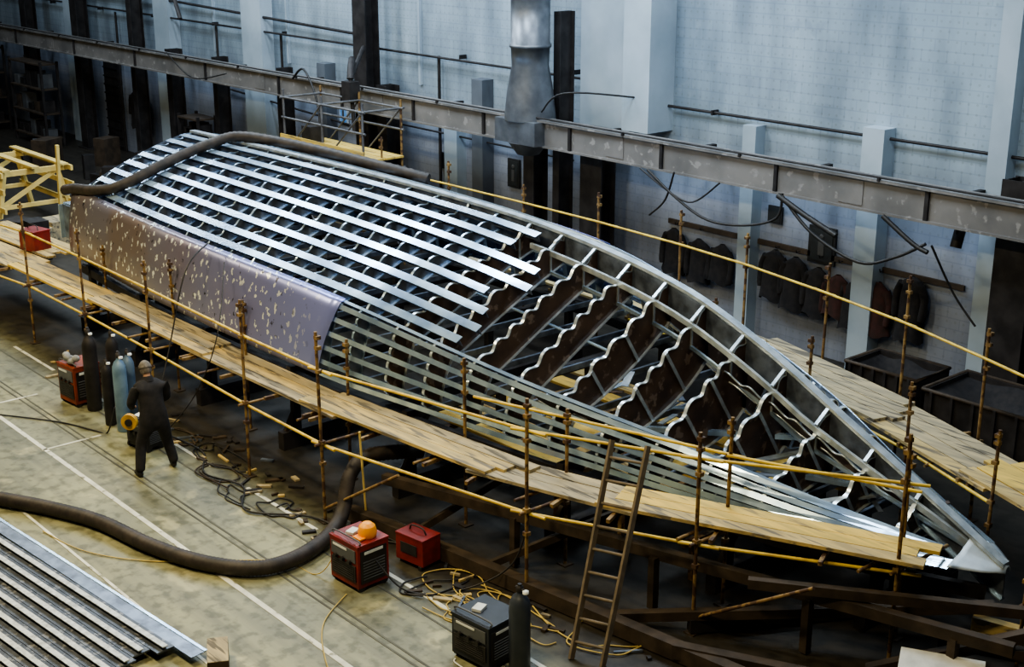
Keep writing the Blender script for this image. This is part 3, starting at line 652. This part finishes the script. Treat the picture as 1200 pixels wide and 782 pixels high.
scrib(-14.3,10.1,.6,.3,14,.014,black,9); scrib(-10.4,10.4,.8,.5,16,.010,rope,11); scrib(-19.5,9.6,.8,.2,16,.014,brown,12); scrib(-12.3,9.9,.7,.4,18,.009,rope,14); scrib(-18.2,9.6,.9,.25,18,.012,black,15)
cable([(-23.5,6.9,.02),(-22.5,7.6,.02),(-21.4,8.3,.02),(-20.6,8.6,.02),(-20.4,8.72,.02),(-20.2,8.8,.5)],.013,black)
cable([(-17.5,6.4,.015),(-16.5,6.6,.015),(-15.6,7.2,.015),(-14.6,8.4,.015),(-13.9,8.6,.02),(-13.75,8.8,.3)],.008,rope)
cable([(-13.2,8.6,.015),(-12.8,8.0,.015),(-12.2,7.6,.015),(-11.6,7.4,.015),(-11,7.7,.015)],.008,rope)
cable([(-19.1,9.1,.3),(-18.6,9.5,.03),(-17.8,9.1,.03),(-17,9.3,.03),(-16.2,8.9,.03),(-15.4,9.5,.03),(-14.4,9.6,.03)],.016,black)
cable([(-19.6,9.2,.4),(-19.9,9.7,1.4),(-20.1,10.2,2.6),(-20.3,10.75,2.95)],.014,black)
cable([(-19.2,9.1,.2),(-18.9,9.6,.9),(-18.6,9.9,1.9),(-19.5,10.6,2.8)],.010,black)
cable([(-13.1,9.0,.4),(-12.7,9.2,.05),(-12.3,9.8,.03),(-11.9,10.3,.4),(-11.8,10.5,1.2)],.012,black)
m=MB(); ang=.10; base=V((-13.3,6.25,0)); dx=V((-math.cos(ang),-math.sin(ang),0)); dy=V((math.sin(ang),-math.cos(ang),0))
exm=mat('mill_aluminium',(.62,.66,.68),(.34,.36,.36),14,.3,.45,lo=.4,hi=.7); exd=mat('extrusion_web',(.10,.115,.145),(.05,.057,.07),6,.5,.4,c3=(.2,.21,.23),scale3=12,t3=.56)
for k in range(9):
    p=base+dy*(.12+k*.24)+dx*(random.uniform(0,.25)); L=7
    q=p+dx*L
    m.beam(p+V((0,0,.12)),q+V((0,0,.12)),.232,.02,exd); m.beam(p+V((0,0,.145)),q+V((0,0,.145)),.014,.04,exd); m.beam(p+V((0,0,.17)),q+V((0,0,.17)),.07,.014,exm)
for t in (.6,2.6,4.8): m.beam(base+dx*t+V((0,0,.05))-dy*.1,base+dx*t+dy*2.4+V((0,0,.05)),.1,.1,plank)
m.beam(base+V((.35,0,.115))-dy*.13,base+dx*7+V((0,0,.115))-dy*.16,.2,.008,alud)
m.beam(base+V((.35,0,.122))-dy*.23,base+dx*7+V((0,0,.122))-dy*.26,.04,.012,alu)
m.obj('aluminium_extrusion_stack')
m=MB(); m.box((-12.72,6.5,.12),(.55,.24,.24),brown,-.5); m.box((-12.72,6.5,.245),(.55,.24,.01),plankg,-.5); m.obj('timber_block',None,.01)
# ------------------------------------------------------------ trestle at far left and scaffold tower
m=MB(); cx,cy=-37.3,13.9
for a in (-1.4,1.4):
    for b in (-.9,.9): m.beam((cx+a*1.1,cy+b*1.2,0),(cx+a,cy+b*.8,1.6),.12,.12,trest)
    m.beam((cx+a,cy-1,1.5),(cx+a,cy+1,1.5),.12,.14,trest); m.beam((cx+a,cy-1,.6),(cx+a,cy+1,.6),.12,.1,trest); m.beam((cx+a,cy-.9,.6),(cx+a,cy+.8,1.5),.05,.12,trest)
for z in (.6,1.1,1.55):
    for b in (-.95,.95): m.beam((cx-1.9,cy+b,z),(cx+1.9,cy+b,z),.06,.14,trest)
m.beam((cx-1.4,cy-.98,.6),(cx+1.4,cy-.98,1.5),.05,.12,trest); m.beam((cx+1.4,cy-1.0,.6),(cx-.2,cy-1.0,1.5),.05,.12,trest)
for k in (0,2,4): m.box((cx,cy-.8+k*.4,1.65),(3.6,.2,.05),trest)
m.beam((cx+1.3,cy-.9,1.1),(cx+1.5,cy-.9,2.1),.1,.08,trest); m.beam((cx+1.7,cy+.6,0),(cx+1.9,cy+.6,2.2),.1,.08,trest)
m.obj('timber_trestle')
m=MB(); tw=mat('tower_tube',(.10,.10,.11),(.18,.18,.19),5,.4,.5)
for y in (17.9,19.0):
    for x in (-29.4,-27.7,-26.0): m.tube([(x,y,0),(x,y,4.0)],.03,rust if y>18.5 else tw,8)
    for z in (1.2,2.4,3.3,3.8): m.tube([(-29.5,y,z),(-25.9,y,z)],.028,tw,8)
    for x in (-29.4,-27.7): m.tube([(x,y,2.4),(x+1.7,y,3.8)],.022,tw,8); m.tube([(x+1.7,y,.2),(x,y,2.4)],.022,tw,8)
for x in (-29.4,-27.7,-26.0):
    for z in (1.2,2.4,3.8): m.tube([(x,17.8,z),(x,19.1,z)],.028,tw,8)
for k in range(4): m.box((-27.7,18.05+k*.27,2.67),(3.6,.24,.045),planky)
m.box((-27.7,17.84,2.82),(3.6,.03,.16),planky); m.box((-28.9,18.4,2.9),(.4,.4,.4),dark)
m.obj('scaffold_tower')
m=MB()
for k in range(26):
    x=random.uniform(-44,-30.2); y=random.uniform(17.0,19.4); h=random.uniform(.3,1.1)
    m.box((x,y,h/2),(random.uniform(.3,.9),random.uniform(.3,.7),h),random.choice([dark,black,brown,grey,dark,brown]),random.uniform(0,3))
m.obj('stored_crate_pile')
m=MB()
for k in range(12):
    x=random.uniform(-34,-31.8); y=random.uniform(10,14.5); h=random.uniform(.4,1.0)
    m.box((x,y,h/2),(random.uniform(.3,1.1),random.uniform(.3,.8),h),random.choice([dark,black,brown,plankg,dark]),random.uniform(0,3))
m.obj('stored_crate_pile')
# ------------------------------------------------------------ welder (person)
man=empty('worker')
def skinmesh(name,verts,edges,rads,mm,parent,sub=2,root=0):
    me=bpy.data.meshes.new(name); me.from_pydata(verts,edges,[]); me.materials.append(mm)
    o=bpy.data.objects.new(name,me); scene.collection.objects.link(o); o.parent=parent
    bpy.context.view_layer.objects.active=o
    s=o.modifiers.new('skin','SKIN'); s.use_smooth_shade=True
    for i,d in enumerate(me.skin_vertices[0].data):
        r=rads[i]; d.radius=(r if isinstance(r,tuple) else (r,r)); d.use_root=(i==root)
    u=o.modifiers.new('sub','SUBSURF'); u.levels=sub; u.render_levels=sub; return o
vb=[(0,0,.95),(.03,0,1.12),(.09,0,1.30),(.13,0,1.43),(.17,0,1.51)]; eb=[(0,1),(1,2),(2,3),(3,4)]; rb=[(.18,.14),(.19,.145),(.215,.155),(.15,.12),(.065,.065)]
def add(pts,rs,at):
    last=at
    for p,r in zip(pts,rs): vb.append(p); rb.append(r); eb.append((last,len(vb)-1)); last=len(vb)-1
add([(.11,.20,1.41),(.16,.29,1.15),(.36,.22,1.02),(.40,.19,1.01)],[.092,.072,.056,.047],3)
add([(.11,-.20,1.41),(.17,-.29,1.15),(.38,-.24,1.06),(.42,-.21,1.05)],[.092,.072,.056,.047],3)
add([(.0,.14,.80),(.08,.21,.49),(-.02,.28,.15),(-.02,.28,.09)],[.112,.092,.080,.075],0)
add([(.0,-.14,.80),(.13,-.21,.49),(.08,-.28,.15),(.08,-.28,.09)],[.112,.092,.080,.075],0)
skinmesh('body_overalls',vb,eb,rb,cloth,man)
for sgn,ax in ((1,-.02),(-1,.08)):
    skinmesh('boot',[(ax-.05,sgn*.28,.055),(ax+.04,sgn*.285,.055),(ax+.14,sgn*.295,.045),(ax+.19,sgn*.30,.04),(ax-.01,sgn*.28,.13)],[(0,1),(1,2),(2,3),(1,4)],[.05,.052,.048,.035,.055],black,man)
for sgn,w in ((1,V((.40,.19,1.01))),(-1,V((.42,-.21,1.05)))):
    fwd=V((.93,-sgn*.12,-.3)).normalized(); lat=V((0.1,sgn*1,0)).normalized(); dn=fwd.cross(lat).normalized()
    if dn.z>0: dn=-dn
    v=[w,w+fwd*.05,w+fwd*.09];e=[(0,1),(1,2)];r=[(.028,.022),(.038,.018),(.038,.016)]
    skinmesh('hand_palm',[tuple(x) for x in v],e,r,skin,man)
    for k,(o_,L) in enumerate([(.03,.075),(.01,.085),(-.01,.078),(-.03,.06)]):
        b=w+fwd*.085+lat*(-o_*1.0)
        pts=[b,b+fwd*L*.45+dn*.012,b+fwd*L*.7+dn*L*.4,b+fwd*L*.6+dn*L*.75]
        skinmesh('finger_%d'%(k+1),[tuple(x) for x in pts],[(0,1),(1,2),(2,3)],[.0095,.009,.0085,.0075],skin,man,1)
    b=w+fwd*.03-lat*.03; pts=[b,b+fwd*.03-lat*.025+dn*.01,b+fwd*.06-lat*.02+dn*.03]
    skinmesh('thumb',[tuple(x) for x in pts],[(0,1),(1,2)],[.012,.011,.009],skin,man,1)
hm=MB(); hc_=V((.225,0,1.635)); Rm=Matrix.Rotation(.35,3,'Y')
def headpt(v): return hc_+Rm@V(v)
n=24; vs=[];nr=16
for i in range(nr+1):
    ph=math.pi*i/nr
    for k in range(n):
        a=2*math.pi*k/n; X=math.sin(ph)*math.cos(a);Y_=math.sin(ph)*math.sin(a);Z=math.cos(ph)
        x=X*.095; y=Y_*.076; z=Z*.118
        if Z<0: y*=1+.25*Z; x*=(1+.12*Z) if X>0 else (1+.45*Z)
        if X>.7 and abs(Z-.1)<.15 and .2<abs(Y_)<.55: x-=.010
        if X>.85 and abs(Y_)<.2 and -.35<Z<.1: x+=.022*(1-abs(Z+.15)/.3)
        if X>.7 and -.62<Z<-.48 and abs(Y_)<.4: x+=.005
        vs.append(headpt((x,y,z)))
hm.poly(vs,[(i*n+k,(i+1)*n+k,(i+1)*n+(k+1)%n,i*n+(k+1)%n) for i in range(nr) for k in range(n)],skin,True)
for sg_ in (-1,1):
    hm.ball(headpt((.080,sg_*.03,.012)),.012,white); hm.ball(headpt((.090,sg_*.03,.012)),.005,black); hm.ball(headpt((-.005,sg_*.077,-.005)),.03,skin,(.6,.25,1))
hm.ball(headpt((.086,0,-.06)),.02,mat('lips',(.45,.2,.16)),(.4,1,.25))
for (frac,sx_,sy_,sz_,mm_,zl) in ((.66,.105,.087,.126,hairm,.42),(.44,.118,.100,.142,capm,.2)):
    vs=[]
    for i in range(10):
        ph=math.pi*frac*i/9
        for k in range(n):
            a=2*math.pi*k/n; X=math.sin(ph)*math.cos(a);Y_=math.sin(ph)*math.sin(a);Z=math.cos(ph)
            if X>.3: Z=max(Z,zl+.2*X)
            w=1+(.03*math.sin(9*a+3*i) if mm_ is hairm else 0)
            vs.append(headpt((X*sx_*w-.006,Y_*sy_*w,Z*sz_)))
    hm.poly(vs,[(i*n+k,(i+1)*n+k,(i+1)*n+(k+1)%n,i*n+(k+1)%n) for i in range(9) for k in range(n)],mm_,True)
hm.ball(headpt((.10,0,.058)),.075,capm,(.9,.95,.10))
hm.tube([headpt((-.02,0,-.06)),V((.165,0,1.50))],[.055,.058],skin,12)
hm.tube([V((.14,0,1.46)),V((.165,0,1.54))],[.10,.078],cloth,14)
hm.obj('head',man)
man.location=(-18.35,8.6,0); man.rotation_euler=(0,0,math.pi-.15)
# ------------------------------------------------------------ lights
def area(x,y,z,sx,sy,e,col,rot=(0,0,0),nm='unseen_overhead_lamp'):
    l=bpy.data.lights.new(nm,'AREA'); l.shape='RECTANGLE'; l.size=sx; l.size_y=sy; l.energy=e; l.color=col
    o=bpy.data.objects.new(nm,l); o.location=(x,y,z); o.rotation_euler=rot; scene.collection.objects.link(o); return o
cool=(.76,.89,1.0); warm=(1,.83,.50)
for x,e in ((-51,180),(-43,300),(-37,420),(-31,560),(-25.5,620),(-20,600),(-14.5,540),(-8.5,340)): area(x,15.0,10.6,1.5,3.6,e,cool)  # unseen cool row, lengthened to give reflections along the stringers
for x,e in ((-34,550),(-25,880),(-16,1000),(-8,700)): area(x,4.5,10.6,2.0,1.0,e,warm)
area(-25,19.2,10.6,22,.5,750,cool,(math.radians(18),0,0))  # unseen strip added for reflections on the flats and a brighter back wall
w=bpy.data.worlds.new('world'); scene.world=w; w.use_nodes=True
w.node_tree.nodes['Background'].inputs[0].default_value=(.4,.43,.45,1); w.node_tree.nodes['Background'].inputs[1].default_value=.10
